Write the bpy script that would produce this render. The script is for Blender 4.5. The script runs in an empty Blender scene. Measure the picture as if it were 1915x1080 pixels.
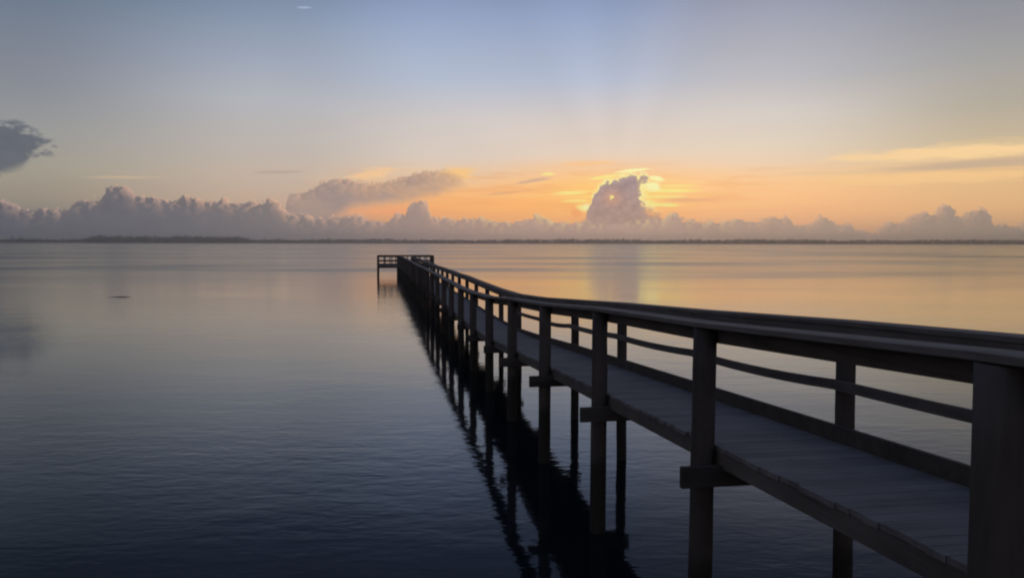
import bpy, bmesh, math, random
from mathutils import Vector, Matrix

R = math.radians
random.seed(11)
scene = bpy.context.scene
COL = scene.collection

# ------------------------------------------------------------------ helpers
def lin(c):
    def f(v):
        v /= 255.0
        return v / 12.92 if v <= 0.04045 else ((v + 0.055) / 1.055) ** 2.4
    return (f(c[0]), f(c[1]), f(c[2]), 1.0)

class Nodes:
    """Small expression layer over a node tree."""
    def __init__(self, tree):
        self.t = tree
    def new(self, kind, **kw):
        n = self.t.nodes.new(kind)
        for k, v in kw.items():
            setattr(n, k, v)
        return n
    def put(self, sock, v):
        if hasattr(v, 'is_output'):
            self.t.links.new(v, sock)
        elif v is not None:
            sock.default_value = v
    def m(self, op, a, b=None, c=None, clamp=False):
        n = self.new('ShaderNodeMath', operation=op, use_clamp=clamp)
        self.put(n.inputs[0], a)
        if b is not None: self.put(n.inputs[1], b)
        if c is not None: self.put(n.inputs[2], c)
        return n.outputs[0]
    def add(self, a, b): return self.m('ADD', a, b)
    def sub(self, a, b): return self.m('SUBTRACT', a, b)
    def mul(self, a, b): return self.m('MULTIPLY', a, b)
    def div(self, a, b): return self.m('DIVIDE', a, b)
    def mn(self, a, b): return self.m('MINIMUM', a, b)
    def mx(self, a, b): return self.m('MAXIMUM', a, b)
    def mad(self, a, b, c): return self.m('MULTIPLY_ADD', a, b, c)
    def clamp01(self, a): return self.m('ADD', a, 0.0, clamp=True)
    def smooth(self, v, lo, hi):
        n = self.new('ShaderNodeMapRange', interpolation_type='SMOOTHSTEP')
        self.put(n.inputs['Value'], v)
        self.put(n.inputs['From Min'], lo)
        self.put(n.inputs['From Max'], hi)
        return n.outputs[0]
    def gauss(self, v, centre, width):
        d = self.div(self.sub(v, centre), width)
        return self.m('EXPONENT', self.mul(self.mul(d, d), -1.0))
    def vec(self, x, y, z=0.0):
        n = self.new('ShaderNodeCombineXYZ')
        for i, v in enumerate((x, y, z)):
            self.put(n.inputs[i], v)
        return n.outputs[0]
    def noise(self, vec, scale=1.0, detail=5.0, rough=0.55, lac=2.0, dist=0.0):
        n = self.new('ShaderNodeTexNoise')
        self.put(n.inputs['Vector'], vec)
        n.inputs['Scale'].default_value = scale
        n.inputs['Detail'].default_value = detail
        n.inputs['Roughness'].default_value = rough
        n.inputs['Lacunarity'].default_value = lac
        n.inputs['Distortion'].default_value = dist
        return n.outputs[0]
    def cells(self, vec, scale=1.0, detail=0.0, rough=0.5):
        n = self.new('ShaderNodeTexVoronoi', voronoi_dimensions='2D', feature='F1')
        self.put(n.inputs['Vector'], vec)
        n.inputs['Scale'].default_value = scale
        n.inputs['Detail'].default_value = detail
        n.inputs['Roughness'].default_value = rough
        return n.outputs['Distance']
    def ramp(self, fac, stops):
        n = self.new('ShaderNodeValToRGB')
        cr = n.color_ramp
        cr.interpolation = 'LINEAR'
        while len(cr.elements) > 1:
            cr.elements.remove(cr.elements[0])
        for i, (p, c) in enumerate(stops):
            e = cr.elements[0] if i == 0 else cr.elements.new(p)
            e.position = p
            e.color = lin(c)
        self.put(n.inputs[0], fac)
        return n.outputs[0]
    def curve(self, v, pts, lo, hi, vmax):
        """Piecewise-linear function of v through pts."""
        n = self.new('ShaderNodeFloatCurve')
        cm = n.mapping
        cv = cm.curves[0]
        q = [((a - lo) / (hi - lo), b / vmax) for a, b in pts if lo <= a <= hi]
        for i, (a, b) in enumerate(q):
            if i == 0: cv.points[0].location = (a, b)
            elif i == 1: cv.points[1].location = (a, b)
            else: cv.points.new(a, b)
        for p in cv.points:
            p.handle_type = 'VECTOR'
        cm.update()
        self.put(n.inputs['Value'], self.div(self.sub(v, lo), hi - lo))
        return self.mul(n.outputs[0], vmax)
    def mix(self, fac, a, b, blend='MIX'):
        n = self.new('ShaderNodeMix', data_type='RGBA', blend_type=blend)
        self.put(n.inputs[0], fac)
        self.put(n.inputs[6], a)
        self.put(n.inputs[7], b)
        return n.outputs[2]
    def scale(self, col, f):
        n = self.new('ShaderNodeVectorMath', operation='SCALE')
        self.put(n.inputs[0], col)
        self.put(n.inputs[3], f)
        return n.outputs[0]
    def vadd(self, a, b):
        n = self.new('ShaderNodeVectorMath', operation='ADD')
        self.put(n.inputs[0], a)
        self.put(n.inputs[1], b)
        return n.outputs[0]

def material(name):
    m = bpy.data.materials.new(name)
    m.use_nodes = True
    N = Nodes(m.node_tree)
    return m, N, m.node_tree.nodes['Principled BSDF']

# ------------------------------------------------------------------ sky
SUN_AZ, SUN_EL = 7.1, 3.2            # degrees: right of straight out, above the horizon

BANK = [(-36.31, 2.48), (-34.55, 2.34), (-33.5, 2.56), (-32.42, 2.75), (-31.53, 2.36), (-31.26, 2.14), (-30.02, 2.17),
        (-28.87, 2.09), (-28.56, 2.73), (-27.88, 2.72), (-26.86, 2.91), (-26.75, 3.58), (-25.62, 3.79), (-25.26,
        3.39), (-25.01, 3.06), (-23.85, 3.15), (-23.22, 2.75), (-21.91, 3.2), (-20.27, 2.7), (-19.69, 3.14), (-19.26,
        2.72), (-17.99, 2.85), (-16.25, 3.13), (-15.91, 2.41), (-15.55, 2.08), (-12.67, 1.82), (-10.92, 2.01), (-9.93,
        1.72), (-8.89, 1.5), (-8.37, 2.03), (-8.14, 2.29), (-7.81, 2.03), (-7.55, 2.26), (-7.02, 3.09), (-6.27, 3.2),
        (-5.85, 2.79), (-5.67, 1.93), (-5.26, 1.85), (-2.61, 1.86), (-1.88, 1.94), (-0.93, 1.52), (0.55, 1.63), (0.89,
        1.67), (1.92, 2.28), (2.3, 1.82), (3.02, 1.67), (3.9, 1.5), (4.77, 1.7), (6.0, 1.6), (8.41, 1.7), (9.6, 1.85),
        (10.63, 1.79), (10.99, 2.57), (11.61, 2.23), (11.84, 1.78), (12.82, 1.67), (15.01, 1.58), (15.5, 2.05),
        (16.14, 1.6), (17.3, 1.7), (17.7, 2.2), (18.3, 1.75), (18.8, 2.15), (19.25, 1.35), (20.4, 1.4), (20.9, 2.15),
        (21.62, 1.52), (22.15, 1.23), (22.67, 1.51), (22.97, 1.05), (23.81, 0.84), (24.41, 0.83), (24.71, 1.45),
        (26.0, 1.5), (26.3, 2.1), (27.7, 2.0), (28.0, 2.55), (28.7, 2.45), (29.0, 1.45), (29.3, 2.0), (30.4, 2.4),
        (30.8, 1.4), (31.61, 1.49), (31.9, 1.19), (32.47, 1.28), (34.45, 1.5), (36.23, 1.17)]
TOWER = [(3.0, 0.0), (3.9, 0.0), (4.3, 0.9), (4.9, 1.55), (5.2, 2.0), (5.44, 2.57), (5.63, 3.13), (5.92, 3.69), (6.41, 4.25), (6.78, 4.43),
         (7.34, 4.46), (7.97, 4.75), (8.57, 4.86), (9.27, 4.81), (9.55, 4.66), (9.66, 2.8), (9.96, 2.45), (10.5, 2.05),
         (11.4, 1.45), (12.2, 0.0), (13.0, 0.0)]
MTOP = [(-18.0, 0.0), (-16.22, 1.02), (-15.92, 2.01), (-15.47, 3.47), (-14.23, 3.78), (-13.33, 4.23), (-12.42, 4.61), (-11.51, 4.52),
        (-10.78, 4.42), (-10.05, 4.28), (-8.94, 4.41), (-7.45, 4.8), (-6.33, 5.25), (-4.82, 5.34), (-3.69, 5.09),
        (-3.02, 4.27), (-2.56, 4.01), (-2.18, 3.14), (-1.5, 0.0)]
MBOT = [(-18.0, 0.0), (-16.22, 0.0), (-14.4, 0.2), (-12.9, 1.3), (-11.17, 2.42), (-8.96, 2.66), (-7.09, 2.86), (-5.21, 3.32),
        (-3.7, 3.82), (-2.75, 4.05), (-1.5, 4.05)]

def build_world():
    w = bpy.data.worlds.new("World")
    scene.world = w
    w.use_nodes = True
    t = w.node_tree
    N = Nodes(t)
    bg = t.nodes['Background']
    tc = N.new('ShaderNodeTexCoord')
    sp = N.new('ShaderNodeSeparateXYZ')
    t.links.new(tc.outputs['Generated'], sp.inputs[0])
    x, y, z = sp.outputs
    az = N.mul(N.m('ARCTAN2', x, y), 57.29578)
    el = N.mul(N.m('ARCSINE', z), 57.29578)
    ela = N.m('ABSOLUTE', el)

    # clear-air colour: five looks round the horizon, each running up to the zenith
    def look(stops):  # unseen dark band above the view added to dim the water's reflections
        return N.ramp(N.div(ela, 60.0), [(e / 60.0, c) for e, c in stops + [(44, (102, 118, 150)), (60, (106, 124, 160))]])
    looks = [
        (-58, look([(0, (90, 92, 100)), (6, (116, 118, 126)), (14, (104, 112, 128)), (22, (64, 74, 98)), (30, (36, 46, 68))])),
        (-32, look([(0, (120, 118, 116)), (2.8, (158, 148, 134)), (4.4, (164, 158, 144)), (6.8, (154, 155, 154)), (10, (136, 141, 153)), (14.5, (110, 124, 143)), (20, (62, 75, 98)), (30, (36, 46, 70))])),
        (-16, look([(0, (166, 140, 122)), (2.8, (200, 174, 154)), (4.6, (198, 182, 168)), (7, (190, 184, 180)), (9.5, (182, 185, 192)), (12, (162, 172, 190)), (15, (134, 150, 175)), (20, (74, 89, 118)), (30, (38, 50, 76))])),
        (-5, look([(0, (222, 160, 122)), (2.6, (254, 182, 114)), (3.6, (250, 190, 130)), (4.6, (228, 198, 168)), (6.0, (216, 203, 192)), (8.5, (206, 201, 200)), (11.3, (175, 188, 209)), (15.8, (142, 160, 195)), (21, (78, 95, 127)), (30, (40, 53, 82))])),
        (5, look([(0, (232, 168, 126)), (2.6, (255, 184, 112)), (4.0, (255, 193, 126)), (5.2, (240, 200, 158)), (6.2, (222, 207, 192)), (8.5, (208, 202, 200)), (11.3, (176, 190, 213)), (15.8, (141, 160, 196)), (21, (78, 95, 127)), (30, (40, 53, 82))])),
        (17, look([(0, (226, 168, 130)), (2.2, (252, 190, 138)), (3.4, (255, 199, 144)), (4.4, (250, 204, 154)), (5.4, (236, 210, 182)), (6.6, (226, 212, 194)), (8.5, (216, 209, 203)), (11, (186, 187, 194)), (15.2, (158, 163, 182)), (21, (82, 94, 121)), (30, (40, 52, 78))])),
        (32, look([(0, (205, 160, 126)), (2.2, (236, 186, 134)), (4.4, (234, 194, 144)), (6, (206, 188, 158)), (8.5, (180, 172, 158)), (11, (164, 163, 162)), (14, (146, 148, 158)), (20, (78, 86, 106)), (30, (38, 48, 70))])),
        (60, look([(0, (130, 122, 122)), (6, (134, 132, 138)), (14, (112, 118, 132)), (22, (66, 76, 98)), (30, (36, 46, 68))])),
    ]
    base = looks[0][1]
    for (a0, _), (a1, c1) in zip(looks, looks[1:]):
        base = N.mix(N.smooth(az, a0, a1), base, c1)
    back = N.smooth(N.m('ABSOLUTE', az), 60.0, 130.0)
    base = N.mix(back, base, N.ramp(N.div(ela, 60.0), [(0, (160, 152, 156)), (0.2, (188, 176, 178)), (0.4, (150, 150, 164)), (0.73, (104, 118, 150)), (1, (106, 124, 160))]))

    # physical sky under it
    sk = N.new('ShaderNodeTexSky')
    sk.sky_type = 'NISHITA'
    sk.sun_disc = False
    sk.sun_elevation = R(SUN_EL)
    sk.sun_rotation = R(SUN_AZ)
    sk.air_density = 1.2
    sk.dust_density = 2.0
    base = N.vadd(N.scale(base, 0.985), N.scale(sk.outputs[0], 0.003))

    sun_d = N.sub(az, SUN_AZ)
    near = N.gauss(az, SUN_AZ, 7.5)                     # closeness to the sun along the horizon
    wide = N.gauss(az, SUN_AZ - 2.0, 17.0)

    # soft mottling of thin high haze
    hz = N.noise(N.vec(N.mul(az, 0.05), N.mul(el, 0.22), 3.0), detail=4.0, rough=0.5)
    base = N.scale(base, N.mad(hz, 0.10, 0.95))

    # faint shafts of light and shade fanning up from behind the tower
    ang = N.m('ARCTAN2', N.sub(el, SUN_EL - 1.0), N.sub(az, SUN_AZ))
    ray = N.noise(N.vec(N.mul(ang, 2.1), 0.0, 7.6), detail=1.5, rough=0.5)
    ray = N.mul(N.sub(ray, 0.5), N.mul(N.smooth(el, 4.0, 10.0), 0.22))
    base = N.scale(base, N.add(1.0, ray))

    # thin level streaks lit by the sun
    s1 = N.noise(N.vec(N.mul(az, 0.16), N.mul(el, 1.7), 9.0), detail=5.0, rough=0.6, dist=0.3)
    band = N.mul(N.smooth(el, 1.2, 2.6), N.sub(1.0, N.smooth(el, 4.6, 6.0)))
    st = N.mul(N.mul(N.smooth(s1, 0.52, 0.68), band), wide)
    base = N.mix(N.mul(st, 0.4), base, lin((255, 206, 128)))
    s1b = N.mul(N.mul(N.smooth(s1, 0.52, 0.36), band), wide)
    base = N.mix(N.mul(s1b, 0.40), base, lin((240, 168, 108)))
    s2 = N.noise(N.vec(N.mul(az, 0.3), N.mul(el, 4.2), 4.0), detail=4.0, rough=0.55, dist=0.2)
    gold = N.mul(N.smooth(s2, 0.40, 0.54), N.mul(N.gauss(el, 3.45, 0.85), N.gauss(az, 8.0, 4.2)))
    base = N.mix(N.mul(gold, 0.6), base, lin((255, 240, 128)))
    glow = N.mul(N.gauss(el, 3.4, 1.1), N.gauss(az, 7.6, 3.6))
    base = N.mix(N.mul(glow, 0.15), base, lin((255, 214, 112)))

    blob_n = N.noise(N.vec(N.mul(az, 0.42), N.mul(el, 3.0), 21.0), detail=4.0, rough=0.6)

    def blob(ca, ce, ra, re, tilt=0.0, frac=0.25, sa=0.5, se=2.4, seed=0.0, lo=0.0, hi=0.7):
        """Wispy lens of cloud about (ca, ce)."""
        da = N.div(N.sub(az, ca), ra)
        de = N.div(N.sub(N.sub(el, ce), N.mul(N.sub(az, ca), tilt)), re)
        r = N.m('SQRT', N.add(N.mul(da, da), N.mul(de, de)))
        d = N.add(N.sub(1.0, r), N.mul(N.sub(blob_n, 0.5), frac * 5))
        return N.smooth(d, lo, hi)

    def lay(fac, colour, amount=1.0):
        nonlocal base
        base = N.mix(N.mul(fac, amount) if amount != 1.0 else fac, base, lin(colour))

    # high streaks at the right
    lay(blob(28.8, 5.6, 9.0, 0.62, 0.012, 0.26, 0.25, 1.8, 21.0), (255, 216, 160), 0.95)
    lay(blob(31.5, 6.2, 4.5, 0.28, -0.02, 0.25, 0.3, 2.0, 21.5), (226, 196, 150), 0.5)
    lay(blob(30.2, 4.85, 8.5, 0.36, 0.035, 0.2, 0.25, 2.6, 22.0), (206, 178, 150), 0.9)
    lay(blob(22.0, 4.6, 6.0, 0.2, 0.01, 0.25, 0.25, 2.6, 23.0), (236, 200, 156), 0.6)
    lay(blob(27.0, 4.1, 10.0, 0.5, 0.01, 0.25, 0.2, 2.2, 24.0), (255, 208, 146), 0.75)
    # wisps
    lay(blob(-14.3, 15.5, 0.7, 0.11, 0.06, 0.12, 1.2, 5.0, 25.0), (178, 194, 216), 0.6)
    lay(blob(-25.3, 4.12, 3.2, 0.14, 0.03, 0.22, 0.5, 4.0, 26.0), (205, 180, 152), 0.7)
    lay(blob(-16.0, 4.75, 2.4, 0.13, 0.05, 0.22, 0.5, 4.0, 27.0), (176, 160, 146), 0.6)
    lay(blob(-9.6, 4.75, 1.9, 0.5, 0.10, 0.45, 0.6, 2.6, 28.0), (252, 204, 150), 0.8)
    lay(blob(-3.9, 4.8, 1.7, 0.75, 0.02, 0.42, 0.6, 2.4, 29.0), (253, 202, 134), 0.9)
    lay(blob(5.4, 5.55, 2.6, 0.26, 0.03, 0.2, 0.4, 3.6, 30.0), (254, 202, 146), 0.85)
    lay(blob(1.4, 4.35, 1.7, 0.2, 0.16, 0.2, 0.5, 3.6, 31.0), (214, 174, 150), 0.8)
    lay(blob(2.55, 4.83, 0.75, 0.14, 0.02, 0.16, 1.0, 5.0, 32.0), (255, 236, 146), 0.95)
    lay(blob(-0.4, 3.5, 2.6, 0.16, 0.10, 0.2, 0.4, 3.6, 33.0), (228, 172, 132), 0.6)
    lay(blob(12.3, 2.95, 2.6, 0.24, 0.0, 0.2, 0.35, 3.6, 34.0), (236, 172, 130), 0.6)

    # bright bars beside the tower
    for ca_, ce_, ra_, re_, ti_, am_ in ((11.0, 3.62, 2.4, 0.22, -0.015, 1.0), (10.8, 3.2, 2.4, 0.13, 0.0, 0.8), (10.8, 2.62, 1.5, 0.20, -0.03, 1.0), (11.6, 3.95, 2.0, 0.10, -0.01, 0.7),
                                         (4.0, 3.5, 1.9, 0.20, 0.03, 1.0), (4.6, 2.95, 1.3, 0.14, 0.02, 0.7), (5.0, 2.45, 0.75, 0.36, 0.0, 1.0), (6.6, 4.62, 1.6, 0.2, 0.14, 0.9),
                                         (9.9, 2.75, 0.8, 0.3, -0.3, 0.9)):
        lay(blob(ca_, ce_, ra_, re_, ti_, 0.22, lo=0.05, hi=0.7), (255, 236, 142), am_)
    for ca_, ce_, ra_, re_, ti_, am_ in ((10.15, 4.45, 0.75, 0.26, -0.2, 1.0), (9.9, 3.9, 0.75, 0.5, -0.1, 1.0), (8.3, 5.0, 1.5, 0.15, 0.1, 1.0), (5.3, 2.5, 0.5, 0.3, 0.0, 0.9)):
        lay(blob(ca_, ce_, ra_, re_, ti_, 0.26, lo=0.0, hi=0.6), (255, 248, 178), am_)
    lay(blob(4.55, 2.1, 0.55, 0.5, 0.0, 0.2), (255, 166, 104), 0.7)

    # ---- cumulus: outline curves roughened by billows
    def cumulus(top, lo, hi, vmax, amp, grain, seed, a, bottom=None, edge=None):
        warp = N.noise(N.vec(N.mul(a, 1.3), N.mul(el, 1.6), seed), detail=3.0, rough=0.5)
        a2 = N.add(a, N.mul(N.sub(warp, 0.5), 0.45 * grain))
        top_e = N.curve(a2, top, lo, hi, vmax)
        c1 = N.cells(N.vec(N.add(a2, seed * 3.1), N.mul(el, 1.1)), 1.25 / grain, 2.0, 0.55)
        c2 = N.noise(N.vec(N.mul(a, 3.2 / grain), N.mul(el, 3.6 / grain), seed + 5.0), detail=4.0, rough=0.6)
        d = N.sub(top_e, el)
        rough = N.add(N.mul(N.sub(0.42, c1), amp), N.mul(N.sub(c2, 0.5), amp * 1.1))
        d = N.add(d, rough)
        if bottom:
            db = N.add(N.sub(el, N.curve(a2, bottom, lo, hi, vmax)), N.mul(rough, 0.4))
            return d, db, N.add(N.mul(c2, 0.5), N.sub(0.66, c1))
        return d, N.add(N.mul(c2, 0.5), N.sub(0.66, c1))

    soft_n = N.noise(N.vec(N.mul(az, 0.35), N.mul(el, 0.9), 14.0), detail=3.0, rough=0.5)
    toward = N.clamp01(N.mad(N.sub(SUN_AZ, az), 0.25, 0.5))     # 1 left of the sun, 0 right of it
    step = N.mad(toward, 0.6, -0.3)

    def cloud_colour(stops_body, stops_rim, d, d_off, tex, rim_w, rim_gain):
        fac = N.div(N.add(az, 34.0), 68.0)
        body = N.ramp(fac, [((a + 34.0) / 68.0, c) for a, c in stops_body])
        rimc = N.ramp(fac, [((a + 34.0) / 68.0, c) for a, c in stops_rim])
        lit = N.clamp01(N.mad(N.sub(d, d_off), 6.5, 0.05))
        rim = N.m('EXPONENT', N.mul(N.mx(d, 0.0), -1.0 / rim_w))
        k = N.clamp01(N.mul(N.mul(lit, rim), rim_gain))
        body = N.scale(body, N.add(N.mad(N.sub(tex, 0.6), N.mul(N.m('EXPONENT', N.mul(N.mx(d, 0.0), -1.2)), 0.24), 0.93), N.mul(soft_n, 0.15)))
        return N.mix(k, body, rimc)

    BODY = [(-34, (93, 97, 107)), (-22, (112, 110, 116)), (-14, (136, 127, 126)), (-8, (164, 142, 135)), (-2, (186, 155, 140)),
            (7, (200, 166, 150)), (15, (192, 161, 141)), (24, (178, 154, 136)), (34, (154, 139, 126))]
    RIM = [(-34, (196, 168, 156)), (-20, (240, 190, 160)), (-8, (250, 190, 150)), (4, (255, 226, 140)), (11, (255, 226, 150)),
           (18, (240, 186, 146)), (34, (214, 172, 140))]

    # long slanting cloud left of the sun
    d3, b3, t3 = cumulus(MTOP, -18.0, -1.5, 6.0, 0.40, 0.8, 2.0, az, MBOT)
    d3o, _, _ = cumulus(MTOP, -18.0, -1.5, 6.0, 0.40, 0.8, 2.0, N.add(az, step), MBOT)
    c3 = cloud_colour([(-34, (176, 152, 142)), (-15, (176, 152, 142)), (-12, (166, 146, 140)), (-7, (186, 158, 142)), (-3, (214, 172, 138)), (34, (200, 160, 140))],
                      RIM, d3, d3o, t3, 0.4, 0.8)
    m3 = N.mul(N.mul(N.smooth(d3, -0.06, N.mad(N.smooth(az, -10.0, -3.0), 0.3, 0.16)), N.smooth(b3, -0.45, 0.6)), N.mad(N.smooth(soft_n, 0.35, 0.6), 0.28, 0.72))
    base = N.mix(N.mul(m3, N.sub(1.0, N.mul(N.smooth(az, -5.5, -2.0), 0.55))), base, c3)
    # fire under its belly
    fire = N.mul(N.gauss(az, -8.6, 3.2), N.mul(N.gauss(el, 2.15, 0.42), N.sub(1.0, m3)))
    base = N.mix(N.mul(fire, 0.8), base, lin((255, 172, 118)))

    # dark cloud at the far left
    da = N.div(N.add(az, 34.6), 5.1)
    de = N.div(N.sub(el, 5.55), 2.15)
    rr = N.m('SQRT', N.add(N.mul(da, da), N.mul(de, de)))
    n5 = N.noise(N.vec(N.mul(az, 0.8), N.mul(el, 1.35), 41.0), detail=5.0, rough=0.6)
    d5 = N.add(N.sub(1.0, rr), N.mul(N.sub(n5, 0.5), 0.9))
    m5 = N.mul(N.smooth(d5, 0.02, 0.2), N.smooth(N.sub(el, N.mul(N.add(az, 32.3), 0.48)), 3.6, 4.5))
    base = N.mix(N.mul(m5, 0.93), base, N.mix(n5, lin((88, 93, 104)), lin((106, 110, 120))))

    # tower in front of the sun
    d6, t6 = cumulus(TOWER, 3.0, 13.0, 6.0, 0.36, 0.7, 6.0, az)
    ca = N.div(N.sub(az, 10.2), 1.0)
    ce = N.div(N.sub(el, 3.42), 0.95)
    carve = N.mul(N.sub(N.m('SQRT', N.add(N.mul(ca, ca), N.mul(ce, ce))), 1.0), 0.5)
    d6 = N.mn(d6, N.add(carve, N.mul(N.sub(t6, 0.6), 0.2)))
    low6 = N.sub(1.0, N.smooth(el, 1.3, 3.0))
    m6 = N.smooth(d6, N.mad(low6, -0.1, -0.03), N.mad(low6, 0.5, 0.07))
    halo = N.mul(N.m('EXPONENT', N.mul(N.m('ABSOLUTE', N.add(d6, 0.04)), -9.0)), N.mul(N.smooth(el, 1.9, 2.7), near))
    base = N.mix(N.mul(halo, 1.0), base, lin((255, 246, 168)))
    rim6 = N.mul(N.m('EXPONENT', N.mul(N.mx(d6, 0.0), -14.0)), N.smooth(el, 3.0, 4.4))
    body6 = N.mix(N.smooth(el, 1.5, 4.6), lin((188, 156, 142)), lin((178, 152, 152)))
    body6 = N.scale(body6, N.add(N.mad(t6, 0.22, 0.79), N.mul(soft_n, 0.20)))
    body6 = N.mix(N.mul(rim6, 0.7), body6, lin((255, 232, 150)))
    ha = N.div(N.sub(az, 7.05), 0.6)
    he = N.div(N.sub(el, 3.15), 0.5)
    hr = N.add(N.mul(ha, ha), N.mul(he, he))
    body6 = N.mix(N.mul(N.m('EXPONENT', N.mul(hr, -1.0)), 0.35), body6, lin((250, 170, 112)))
    hn = N.noise(N.vec(N.mul(az, 3.2), N.mul(el, 4.2), 2.6), detail=3.0)
    hole = N.smooth(N.add(hr, N.mul(N.sub(hn, 0.5), 1.6)), 0.10, -0.05)
    body6 = N.mix(hole, body6, lin((255, 238, 138)))
    base = N.mix(m6, base, body6)

    # low bank along the whole horizon
    d7, t7 = cumulus(BANK, -36.0, 36.0, 6.0, 0.38, 0.8, 1.0, az)
    d7o, _ = cumulus(BANK, -36.0, 36.0, 6.0, 0.38, 0.8, 1.0, N.add(az, step))
    c7 = cloud_colour(BODY, RIM, d7, d7o, t7, 0.36, 1.0)
    # tops thin out and catch the glow, foot sinks into murk
    c7 = N.mix(N.mul(N.m('EXPONENT', N.mul(N.mx(d7, 0.0), -1.6)), N.mad(N.smooth(az, -24.0, -6.0), 0.12, 0.10)), c7, lin((226, 190, 170)))
    soft = N.mul(N.sub(1.0, N.smooth(N.m('ABSOLUTE', N.sub(az, 8.0)), 2.0, 5.0)), 0.35)
    m7 = N.smooth(d7, -0.03, N.add(0.09, soft))
    base = N.mix(m7, base, c7)

    # murk settling on the horizon
    murk = N.m('EXPONENT', N.mul(ela, -1.3))
    mc = N.ramp(N.div(N.add(az, 34.0), 68.0), [(0, (88, 92, 102)), (0.3, (118, 114, 118)), (0.5, (190, 160, 148)), (0.62, (204, 168, 152)), (0.8, (186, 160, 144)), (1, (142, 130, 121))])
    base = N.mix(N.mul(murk, 0.45), base, mc)

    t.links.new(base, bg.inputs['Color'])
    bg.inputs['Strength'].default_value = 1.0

build_world()

sd = bpy.data.lights.new('sun', 'SUN')
sd.energy = 0.0005
sd.angle = R(12.0)
sd.color = (1.0, 0.78, 0.55)
so = bpy.data.objects.new('sun', sd)
COL.objects.link(so)
sun_dir = Vector((math.sin(R(SUN_AZ)) * math.cos(R(SUN_EL)), math.cos(R(SUN_AZ)) * math.cos(R(SUN_EL)), math.sin(R(SUN_EL))))
so.rotation_euler = (-sun_dir).to_track_quat('-Z', 'Y').to_euler()
so.location = (0, 0, 30)

# ------------------------------------------------------------------ camera
EYE = 3.62
cam = bpy.data.cameras.new('camera')
cam.sensor_width = 36.0
cam.lens = 36.0 * 1500.0 / 1915.0
cam.clip_start = 0.05
cam.clip_end = 20000.0
co = bpy.data.objects.new('camera', cam)
COL.objects.link(co)
co.location = (0, 0, EYE)
pitch = math.atan(87.0 / 1500.0)
co.rotation_euler = (Matrix.Rotation(math.pi / 2 - pitch, 3, 'X') @ Matrix.Rotation(R(0.09), 3, 'Z')).to_euler()
scene.camera = co

# ------------------------------------------------------------------ materials
def water_material():
    m, N, b = material('water')
    t = m.node_tree
    b.inputs['Base Color'].default_value = (0.004, 0.007, 0.010, 1)
    b.inputs['IOR'].default_value = 1.36
    geo = N.new('ShaderNodeNewGeometry')
    sp = N.new('ShaderNodeSeparateXYZ')
    t.links.new(geo.outputs['Position'], sp.inputs[0])
    x, y, _ = sp.outputs
    patch = N.noise(N.vec(N.mul(x, 0.012), N.mul(y, 0.035), 1.0), detail=4.0, rough=0.55)
    patch2 = N.noise(N.vec(N.mul(x, 0.12), N.mul(y, 0.25), 8.0), detail=3.0, rough=0.55)
    calm = N.smooth(N.add(N.mul(patch, 0.6), N.mul(patch2, 0.4)), 0.38, 0.62)
    r1 = N.noise(N.vec(N.mul(x, 1.5), N.mul(y, 3.4), 0.0), detail=2.0, rough=0.5, dist=0.4)
    r2 = N.noise(N.vec(N.mul(x, 4.2), N.mul(y, 7.0), 5.0), detail=2.0, rough=0.45, dist=0.3)
    r3 = N.noise(N.vec(N.mul(x, 0.35), N.mul(y, 0.8), 2.0), detail=2.0, rough=0.5)
    h = N.add(N.mul(r1, 0.0062), N.add(N.mul(r2, 0.0029), N.mul(r3, 0.007)))
    h = N.mul(h, N.mad(calm, 0.85, 0.22))
    bp = N.new('ShaderNodeBump')
    bp.inputs['Strength'].default_value = 1.0
    bp.inputs['Distance'].default_value = 1.0
    t.links.new(h, bp.inputs['Height'])
    t.links.new(bp.outputs[0], b.inputs['Normal'])
    offing = N.smooth(N.m('SQRT', N.add(N.mul(x, x), N.mul(y, y))), 40.0, 115.0)
    t.links.new(N.add(N.mad(offing, 0.10, 0.055), N.mul(N.smooth(patch, 0.42, 0.66), N.mad(offing, 0.085, 0.02))), b.inputs['Roughness'])
    return m

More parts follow.
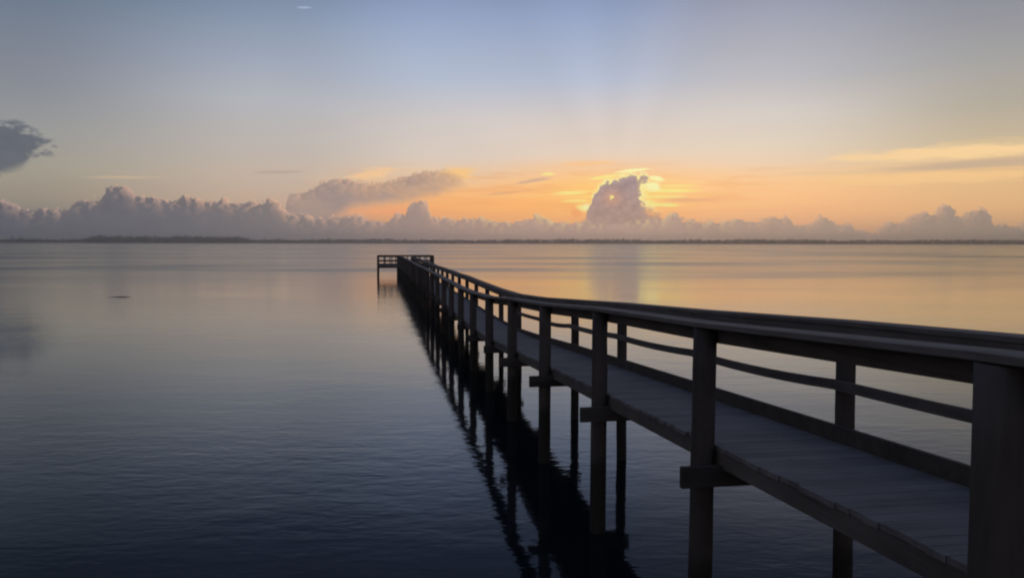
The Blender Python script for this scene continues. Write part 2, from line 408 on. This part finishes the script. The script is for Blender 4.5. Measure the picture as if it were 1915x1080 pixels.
def wood_material(name, stretch, dark, light, rough=0.75, shade_top=None, planks=False):
    """Weathered timber, grain running along the stretched axis of the pier."""
    m, N, b = material(name)
    t = m.node_tree
    tc = N.new('ShaderNodeTexCoord')
    mp = N.new('ShaderNodeMapping')
    t.links.new(tc.outputs['Object'], mp.inputs['Vector'])
    mp.inputs['Scale'].default_value = stretch
    g = N.noise(mp.outputs[0], scale=1.0, detail=6.0, rough=0.65, dist=0.4)
    n2 = N.noise(tc.outputs['Object'], scale=1.7, detail=4.0, rough=0.6)
    oi = N.new('ShaderNodeObjectInfo')
    f = N.clamp01(N.add(N.mul(g, 0.75), N.add(N.mul(n2, 0.5), N.mul(N.sub(oi.outputs['Random'], 0.9), 0.3))))
    n = N.new('ShaderNodeValToRGB')
    n.color_ramp.elements[0].position = 0.25
    n.color_ramp.elements[1].position = 0.8
    n.color_ramp.elements[0].color = (*dark, 1)
    n.color_ramp.elements[1].color = (*light, 1)
    t.links.new(f, n.inputs[0])
    colour = n.outputs[0]
    if planks:
        # every board weathered a little differently
        so_ = N.new('ShaderNodeSeparateXYZ')
        t.links.new(tc.outputs['Object'], so_.inputs[0])
        wn = N.new('ShaderNodeTexWhiteNoise', noise_dimensions='1D')
        t.links.new(N.m('FLOOR', N.div(N.add(so_.outputs[1], 3.6), 0.143)), wn.inputs['W'])
        colour = N.scale(colour, N.mad(wn.outputs['Value'], 0.22, 0.82))
    if shade_top:
        # shade of the lower pier painted into the timber colour
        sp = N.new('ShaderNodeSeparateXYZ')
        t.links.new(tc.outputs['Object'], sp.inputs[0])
        low_shade = N.smooth(N.add(sp.outputs[2], N.mul(n2, 0.25)), shade_top + 0.25, shade_top)
        colour = N.mix(low_shade, colour, (0.016, 0.016, 0.014, 1))
    t.links.new(colour, b.inputs['Base Color'])
    b.inputs['Roughness'].default_value = rough
    b.inputs['Specular IOR Level'].default_value = 0.25
    bp = N.new('ShaderNodeBump')
    bp.inputs['Strength'].default_value = 0.5
    bp.inputs['Distance'].default_value = 0.01
    t.links.new(g, bp.inputs['Height'])
    t.links.new(bp.outputs[0], b.inputs['Normal'])
    return m

M_WATER = water_material()
M_PILE = wood_material('pile_wood', (9, 9, 0.9), (0.022, 0.019, 0.018), (0.072, 0.064, 0.06), shade_top=0.95)
M_LONG = wood_material('rail_wood', (16, 0.8, 16), (0.075, 0.066, 0.061), (0.195, 0.172, 0.16))
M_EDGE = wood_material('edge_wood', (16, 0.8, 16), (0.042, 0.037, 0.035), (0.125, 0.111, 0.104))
M_DECK = wood_material('deck_wood', (0.8, 9, 9), (0.10, 0.096, 0.098), (0.235, 0.225, 0.23), planks=True)
M_CROSS = wood_material('cap_wood', (0.9, 12, 12), (0.022, 0.019, 0.018), (0.07, 0.061, 0.057))

def leaf_material(name, c0, c1):
    m, N, b = material(name)
    t = m.node_tree
    geo = N.new('ShaderNodeNewGeometry')
    n = N.noise(geo.outputs['Position'], scale=0.12, detail=4.0, rough=0.6)
    t.links.new(N.mix(N.smooth(n, 0.3, 0.7), (*c0, 1), (*c1, 1)), b.inputs['Base Color'])
    b.inputs['Roughness'].default_value = 0.9
    b.inputs['Specular IOR Level'].default_value = 0.1
    return m
M_LEAF = leaf_material('leaves', (0.035, 0.042, 0.028), (0.085, 0.09, 0.06))
M_TRUNK = leaf_material('bark', (0.05, 0.04, 0.03), (0.08, 0.065, 0.05))
M_SHORE = leaf_material('marsh', (0.05, 0.05, 0.035), (0.09, 0.085, 0.06))

# ------------------------------------------------------------------ mesh helpers
def link(name, bm, mat, parent=None, smooth=False, bevel=0.0):
    me = bpy.data.meshes.new(name)
    bm.normal_update()
    bm.to_mesh(me)
    bm.free()
    me.materials.append(mat)
    if smooth:
        for p in me.polygons:
            p.use_smooth = True
    o = bpy.data.objects.new(name, me)
    COL.objects.link(o)
    if parent is not None:
        o.parent = parent
    if bevel:
        md = o.modifiers.new('bevel', 'BEVEL')
        md.width = bevel
        md.segments = 2
        md.limit_method = 'ANGLE'
    return o

def prism(bm, corners):
    """Box from 8 corners: 4 at one end, 4 at the other, both in the same turning order."""
    v = [bm.verts.new(c) for c in corners]
    for q in ((0, 1, 2, 3), (7, 6, 5, 4), (4, 5, 1, 0), (5, 6, 2, 1), (6, 7, 3, 2), (7, 4, 0, 3)):
        bm.faces.new([v[i] for i in q])

def box(bm, x0, x1, y0, y1, z0, z1, z0b=None, z1b=None):
    """Box; z0b/z1b give other heights at the y1 end (sloping boards)."""
    if z0b is None: z0b = z0
    if z1b is None: z1b = z1
    prism(bm, [(x0, y0, z0), (x1, y0, z0), (x1, y0, z1), (x0, y0, z1),
               (x0, y1, z0b), (x1, y1, z0b), (x1, y1, z1b), (x0, y1, z1b)])

def pole(bm, pts, radii, sides=14):
    rings = []
    for p, r in zip(pts, radii):
        p = Vector(p)
        rings.append([bm.verts.new((p.x + r * math.cos(2 * math.pi * k / sides), p.y + r * math.sin(2 * math.pi * k / sides), p.z)) for k in range(sides)])
    for a, b in zip(rings, rings[1:]):
        for k in range(sides):
            bm.faces.new((a[k], a[(k + 1) % sides], b[(k + 1) % sides], b[k]))
    bm.faces.new(rings[-1])
    bm.faces.new(rings[0][::-1])

def tag(o, label=None, cat=None, group=None, kind=None):
    if label: o['label'] = label
    if cat: o['category'] = cat
    if group: o['group'] = group
    if kind: o['kind'] = kind
    return o

# ------------------------------------------------------------------ water
bm = bmesh.new()
vs = [bm.verts.new(p) for p in ((-5000, -400, 0), (5000, -400, 0), (5000, 2950, 0), (-5000, 2950, 0))]
bm.faces.new(vs)
water = link('water', bm, M_WATER)
tag(water, 'calm water of the wide bay reflecting the sunrise sky', 'water', kind='structure')

# ------------------------------------------------------------------ pier
YAW = 9.81                           # degrees the pier swings left of straight out
LEFT, RIGHT = 2.76, 4.06             # post rows, metres to the right of the eye
MID = (LEFT + RIGHT) / 2
T0, BAY, NB = 6.36, 3.2, 24          # first bent, spacing
T_START, T_END = -3.6, 85.0

root = bpy.data.objects.new('pier', None)
COL.objects.link(root)
a = R(YAW)
# local x runs across the pier, local y out along it
root.location = (MID * math.cos(a), MID * math.sin(a), 0.0)
root.rotation_euler = (0, 0, a)
tag(root, 'long narrow weathered wooden pier with handrails, ending in a wide platform over the bay', 'pier')

XL, XR = LEFT - MID, RIGHT - MID     # local x of post rows

def deck_z(t):
    """Top of the deck above the water: a ramp down from the shore, then level, with old-timber sag."""
    ramp = EYE - 1.405 - 0.0497 * t
    level = EYE - 2.475 + 0.012 * math.sin(t * 0.21) + 0.008 * math.sin(t * 0.57 + 1)
    k = (ramp - level) / 0.05
    return level + 0.05 * math.log1p(math.exp(k)) if k < 30 else ramp

def rail_z(t, side):
    """Top of the rail board: straight from post to post."""
    n = math.floor((t - T0) / BAY)
    ta = T0 + BAY * n
    f = (t - ta) / BAY
    return rail_at(ta, side) * (1 - f) + rail_at(ta + BAY, side) * f

def rail_at(t, side):
    d = deck_z(t) + 1.065
    if side > 0:
        d -= 0.02 + 0.05 * min(1, max(0, (t - 14) / 10))
    return d + 0.012 * math.sin(t * 2.9 + side)

stations = [T0 + BAY * n for n in range(-3, NB + 1)]
jit = random.Random(5)

# pilings: round timbers carried up as rail posts
def piling(t, x, rad, top, parent, seed):
    rj = random.Random(seed)
    lean_x, lean_y = rj.uniform(-0.006, 0.006), rj.uniform(-0.007, 0.007)
    z0, n = -1.6, 12
    pts, radii = [], []
    for i in range(n + 1):
        z = z0 + (top - z0) * i / n
        k = (z - deck_z(t))
        pts.append((x + lean_x * k + rj.uniform(-0.003, 0.003), t + lean_y * k + rj.uniform(-0.003, 0.003), z))
        radii.append(rad * (1.05 - 0.08 * i / n) * rj.uniform(0.985, 1.015))
    b = bmesh.new()
    pole(b, pts, radii)
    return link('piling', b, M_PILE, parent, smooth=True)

for i, t in enumerate(stations):
    tt = t + jit.uniform(-0.03, 0.03)
    if i == 2:
        tt = t - 0.055           # the stout near post
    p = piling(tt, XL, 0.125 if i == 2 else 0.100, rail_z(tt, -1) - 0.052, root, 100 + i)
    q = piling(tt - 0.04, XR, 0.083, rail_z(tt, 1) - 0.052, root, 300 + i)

# pile caps: twin timbers clasping each pair of piles
for i, t in enumerate(stations):
    z1 = deck_z(t) - 0.125
    z0 = z1 - 0.178
    b = bmesh.new()
    sk = jit.uniform(-0.012, 0.012)
    for s in (-1, 1):
        y0 = t + (0.104 if s > 0 else -0.162)
        o_ = jit.uniform(-0.03, 0.03)
        box(b, (XL - (0.27 if i < 7 else 0.15) if s < 0 else XL - 0.05) + o_, XR + 0.13 + o_, y0, y0 + 0.058, z0 + sk * s, z1 + sk * s)
    for xx in (XL, XR):
        pole(b, [(xx, t, z0 + 0.07), (xx, t, z0 + 0.085)], [0.012, 0.012], 6)
    c = link('pile_cap', b, M_CROSS, root, bevel=0.006)

# deck of cross planks
b = bmesh.new()
t = T_START
pj = random.Random(8)
while t < T_END - 0.02:
    w = 0.139
    za, zb = deck_z(t), deck_z(t + w)
    e0, e1 = pj.uniform(-0.016, 0.016), pj.uniform(-0.016, 0.016)
    dz = pj.uniform(-0.0015, 0.0015)
    box(b, XL + 0.095 + e0, XR - 0.065 + e1, t, t + w, za - 0.038 + dz, za + dz, zb - 0.038 + dz, zb + dz)
    t += w + 0.004
deck = link('deck', b, M_DECK, root)

def run(bmx, x0, x1, zfun, h, t0=T_START, t1=T_END, seg=1.6, gap=0.0):
    t = t0
    while t < t1 - 1e-6:
        u = min(t + seg, t1)
        za, zb = zfun(t), zfun(u)
        box(bmx, x0, x1, t + gap, u - gap, za - h, za, zb - h, zb)
        t = u

# edge boards and joists under the planks (each a long sloping timber)
for x0, x1, h in ((XL + 0.105, XL + 0.150, 0.136), (-0.03, 0.03, 0.145), (XR - 0.125, XR - 0.080, 0.136)):
    b = bmesh.new()
    off = 0.039
    run(b, x0, x1, lambda t: deck_z(t) - off - 0.004, h, seg=3.2)
    link('stringer', b, M_EDGE, root, bevel=0.004)

# kerb along the right-hand edge
b = bmesh.new()
run(b, XR - 0.085 - 0.045, XR - 0.087, lambda t: deck_z(t) - 0.004 + 0.148 * (1 - 0.6 * min(1, max(0, (t - 16) / 8))), 0.145, seg=3.2, gap=0.002)
kerb = link('kerb_board', b, M_CROSS, root, bevel=0.004)

# handrails: a flat cap board with a deep board under it
rj = random.Random(3)
for side, xc in ((-1, XL), (1, XR)):
    b = bmesh.new()
    b2 = bmesh.new()
    i = 0
    t = T0 - 3 * BAY - 0.35
    inn = -side
    while t < T_END:
        u = min(t + (2 * BAY if i else 2 * BAY + 0.35), T_END)
        dx = rj.uniform(-0.008, 0.008)
        cuts = [t] + [T0 + BAY * q for q in range(-3, 30) if t + 0.01 < T0 + BAY * q < u - 0.01] + [u]
        n = len(cuts) - 1
        for k in range(n):
            ta, tb = cuts[k], cuts[k + 1]
            g0 = 0.003 if k == 0 else 0
            g1 = 0.003 if k == n - 1 else 0
            za, zb = rail_z(ta, side), rail_z(tb, side)
            c0, c1 = sorted((xc - inn * 0.095 + dx, xc + inn * 0.138 + dx))
            box(b, c0, c1, ta + g0, tb - g1, za - 0.042, za, zb - 0.042, zb)
            xi0, xi1 = sorted((xc + inn * 0.092, xc + inn * 0.130))
            box(b2, xi0, xi1, ta + g0, tb - g1, za - 0.180, za - 0.043, zb - 0.180, zb - 0.043)
        t = u
        i += 1
    bmesh.ops.remove_doubles(b, verts=b.verts, dist=0.0005)
    bmesh.ops.remove_doubles(b2, verts=b2.verts, dist=0.0005)
    hr = link('handrail', b, M_LONG, root, bevel=0.006)
    link('rail_board', b2, M_EDGE, hr, bevel=0.004)

# sagging middle boards on the right-hand side only
for n in range(-3, 5):
    ta, tb = T0 + BAY * n, T0 + BAY * (n + 1)
    sag = {0: 0.035, 3: 0.05, 2: 0.02, 1: 0.025}.get(n, 0.012)
    b = bmesh.new()
    K = 8
    for k in range(K):
        u0, u1 = k / K, (k + 1) / K
        f = lambda u: (deck_z(ta) * (1 - u) + deck_z(tb) * u) + 0.535 - sag * 4 * u * (1 - u)
        box(b, XR - 0.122, XR - 0.084, ta + (tb - ta) * u0 + (0.004 if k == 0 else 0), ta + (tb - ta) * u1 - (0.004 if k == K - 1 else 0), f(u0) - 0.088, f(u0), f(u1) - 0.088, f(u1))
    bmesh.ops.remove_doubles(b, verts=b.verts, dist=0.0005)
    link('mid_rail', b, M_EDGE, root, bevel=0.003)

# end platform
PZ = deck_z(T_END)
PX0, PX1 = 0.40 - MID, 6.35 - MID
PY0, PY1 = T_END + 0.01, T_END + 4.0
b = bmesh.new()
t = PY0
while t < PY1 - 0.05:
    dz = pj.uniform(-0.003, 0.003)
    box(b, PX0 + pj.uniform(-0.02, 0.02), PX1 + pj.uniform(-0.02, 0.02), t, t + 0.139, PZ - 0.038 + dz, PZ + dz)
    t += 0.146
plat = link('end_platform', b, M_DECK, root)
b = bmesh.new()
for yy in (PY0 + 0.02, (PY0 + PY1) / 2, PY1 - 0.10):
    box(b, PX0 + 0.03, PX1 - 0.03, yy, yy + 0.06, PZ - 0.215, PZ - 0.042)
link('platform_joist', b, M_CROSS, plat)
RT = EYE - 1.40
px_posts = [PX0 + 0.1, XL - 0.12, XR + 0.12, PX1 - 0.1]
for yy in (PY0 + 0.16, PY1 - 0.2):
    for j, xx in enumerate(px_posts):
        b = bmesh.new()
        pole(b, [(xx, yy, -1.5), (xx, yy, RT - 0.045)], [0.12, 0.105], 12)
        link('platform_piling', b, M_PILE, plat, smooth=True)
def rail_span(p0, p1, name='platform_railing'):
    """Railing with cap, middle and foot rails and uprights between two points on the platform edge."""
    b = bmesh.new()
    (x0, y0), (x1, y1) = p0, p1
    along_x = abs(x1 - x0) > abs(y1 - y0)
    def bar(za, zb, w):
        if along_x: box(b, x0, x1, y0 - w, y0 + w, za, zb)
        else: box(b, x0 - w, x0 + w, y0, y1, za, zb)
    bar(RT - 0.042, RT, 0.085)
    bar(RT - 0.17, RT - 0.046, 0.022)
    bar(PZ + 0.46, PZ + 0.56, 0.022)
    bar(PZ + 0.06, PZ + 0.16, 0.022)
    L = abs(x1 - x0) + abs(y1 - y0)
    n = max(2, int(L / 0.62))
    for k in range(n + 1):
        f = k / n
        xx, yy = x0 + (x1 - x0) * f, y0 + (y1 - y0) * f
        box(b, xx - 0.045, xx + 0.045, yy - 0.03, yy + 0.05, PZ + 0.002, RT - 0.05)
    return link(name, b, M_CROSS, plat)
e = 0.12
rail_span((PX0 + e, PY0 + e), (XL - 0.15, PY0 + e))
rail_span((XR + 0.15, PY0 + e), (PX1 - e, PY0 + e))
rail_span((PX0 + e, PY1 - e), (PX1 - e, PY1 - e))
rail_span((PX0 + e, PY0 + e + 0.1), (PX0 + e, PY1 - e - 0.1))
rail_span((PX1 - e, PY0 + e + 0.1), (PX1 - e, PY1 - e - 0.1))

# ------------------------------------------------------------------ far shore
D = 2250.0
def clump(bm, c, rx, ry, rz, rnd, n=10):
    """Crown made of several tilted leaf-mass facets scattered through its volume."""
    for _ in range(n):
        u = Vector((rnd.gauss(0, 1), rnd.gauss(0, 1), rnd.gauss(0, 1))).normalized() * rnd.uniform(0.35, 1.0)
        p = Vector((c[0] + u.x * rx, c[1] + u.y * ry, c[2] + u.z * rz))
        s = rnd.uniform(0.3, 0.55)
        d = [Vector((rnd.uniform(-1, 1) * rx * s, rnd.uniform(-1, 1) * ry * s, rnd.uniform(-1, 1) * rz * s)) for _ in range(4)]
        v = [bm.verts.new(p + q) for q in d]
        for q in ((0, 1, 2), (0, 2, 3), (0, 3, 1), (1, 3, 2)):
            bm.faces.new([v[k] for k in q])

def az_x(deg, dist): return math.tan(R(deg)) * dist

rnd = random.Random(21)
# low land under the trees
bm = bmesh.new()
xs = [-4200 + 60 * i for i in range(141)]
rows = []
for x in xs:
    w = 12 * math.sin(x * 0.004) + 8 * math.sin(x * 0.013 + 1)
    rows.append([bm.verts.new((x, D - 20 + w, -0.4)), bm.verts.new((x, D - 6 + w, 1.0 + rnd.uniform(0, 0.5))), bm.verts.new((x, D + 40 + w, 2.0 + rnd.uniform(0, 0.8))), bm.verts.new((x, D + 700, 4.0))])
for r0, r1 in zip(rows, rows[1:]):
    for k in range(3):
        bm.faces.new((r0[k], r1[k], r1[k + 1], r0[k + 1]))
shore = link('far_shore', bm, M_SHORE)
tag(shore, 'low dark land along the far side of the bay', 'shore', kind='structure')

def hgt(x):
    d = math.degrees(math.atan2(x, D))
    return 11.0 + 1.0 * math.sin(x * 0.011) + 0.8 * math.sin(x * 0.037 + 2) + (1.0 if d > 2 else 0.0)

bm = bmesh.new()
x = -3300.0
while x < 3300:
    w = 12 * math.sin(x * 0.004) + 8 * math.sin(x * 0.013 + 1)
    for row in range(3):
        h = hgt(x) * rnd.uniform(0.78, 1.12)
        y = D + 4 + w + row * 14 + rnd.uniform(-5, 5)
        clump(bm, (x + rnd.uniform(-4, 4), y, 1 + h * 0.52), rnd.uniform(5, 9), 5, h * 0.5, rnd, 9)
    x += rnd.uniform(4.5, 7.0)
tl = link('treeline', bm, M_LEAF)
tag(tl, 'long low dark line of trees along the far shore', 'trees', kind='stuff')

bm = bmesh.new()
x0, x1 = az_x(-28.1, D - 40), az_x(-18.0, D - 40)
x = x0
while x < x1:
    f = (x - x0) / (x1 - x0)
    hh = 19.0 * min(1, (x - x0 + 12) / 24, (x1 - x + 20) / 50)
    for row in range(3):
        h = max(5, hh) * rnd.uniform(0.93, 1.03)
        clump(bm, (x + rnd.uniform(-4, 4), D - 40 + row * 12 + rnd.uniform(-4, 4), 0.5 + h * 0.52), rnd.uniform(5, 9), 5, h * 0.5, rnd, 8)
    x += rnd.uniform(3.0, 5.0)
wp = link('woodland', bm, M_LEAF)
tag(wp, 'taller even block of dark woodland standing out from the low shore at left', 'woodland', kind='stuff')

# single trees that break the skyline at the far left
for deg, h, lab in ((-31.90, 19.0, 'leftmost of three tiny dark trees rising above the far shore'),
                    (-31.45, 18.0, 'middle one of three tiny dark trees rising above the far shore'),
                    (-31.05, 20.5, 'tallest and thinnest of three tiny dark trees on the far shore, nearest the woodland')):
    tr = bpy.data.objects.new('shore_tree', None)
    COL.objects.link(tr)
    tr.location = (az_x(deg, D - 10), D - 10, 0.3)
    tag(tr, lab, 'tree', 'single trees on the far shore')
    b = bmesh.new()
    pole(b, [(0, 0, 0), (0.2, 0, h * 0.5), (0.1, 0, h * 0.85)], [0.45, 0.3, 0.12], 7)
    link('trunk', b, M_TRUNK, tr)
    b = bmesh.new()
    thin = 0.75 if h > 20 else 1.3
    for k in range(7):
        f = k / 6
        clump(b, (rnd.uniform(-1, 1), 0, h * (0.45 + 0.5 * f)), (6.5 - 4.0 * f) * thin, 4 - 2 * f, 2.2, rnd, 9)
    link('crown', b, M_LEAF, tr)

# tapered pole standing in for a thin dark streak on the water
dl = bmesh.new()
pole(dl, [(0, 0, 0), (0, 0, 0.4), (0.03, 0.02, 0.9), (-0.02, 0.03, 1.3), (0.05, 0.02, 1.7)], [0.008, 0.026, 0.03, 0.022, 0.006], 10)
streak_ob = link('water_streak', dl, M_DECK, smooth=True)
dd = 52.5                            # metres out
streak_ob.location = (az_x(-27.0, dd), dd, -0.008)
streak_ob.rotation_euler = (R(90), 0, R(92))
tag(streak_ob, 'thin dark streak lying on the calm water well left of the pier', 'water_streak')

# ------------------------------------------------------------------ air
bm = bmesh.new()
box(bm, -5100, 5100, -450, 3100, -2.6, 27.0)
mh = bpy.data.materials.new('haze')
mh.use_nodes = True
nt = mh.node_tree
nt.nodes.remove(nt.nodes['Principled BSDF'])
pv = nt.nodes.new('ShaderNodeVolumePrincipled')
pv.inputs['Color'].default_value = (0.93, 0.93, 0.96, 1)
pv.inputs['Density'].default_value = 0.00034
pv.inputs['Anisotropy'].default_value = 0.86
nt.links.new(pv.outputs[0], nt.nodes['Material Output'].inputs['Volume'])
haze = link('haze', bm, mh)
tag(haze, 'thin morning haze over the bay', 'haze', kind='stuff')

# ------------------------------------------------------------------ render settings
scene.view_settings.view_transform = 'Standard'
scene.view_settings.look = 'None'
scene.view_settings.exposure = 0.0
scene.view_settings.gamma = 1.0
scene.cycles.use_denoising = True
scene.cycles.filter_width = 2.1
scene.cycles.max_bounces = 6
scene.cycles.caustics_reflective = False
scene.cycles.caustics_refractive = False
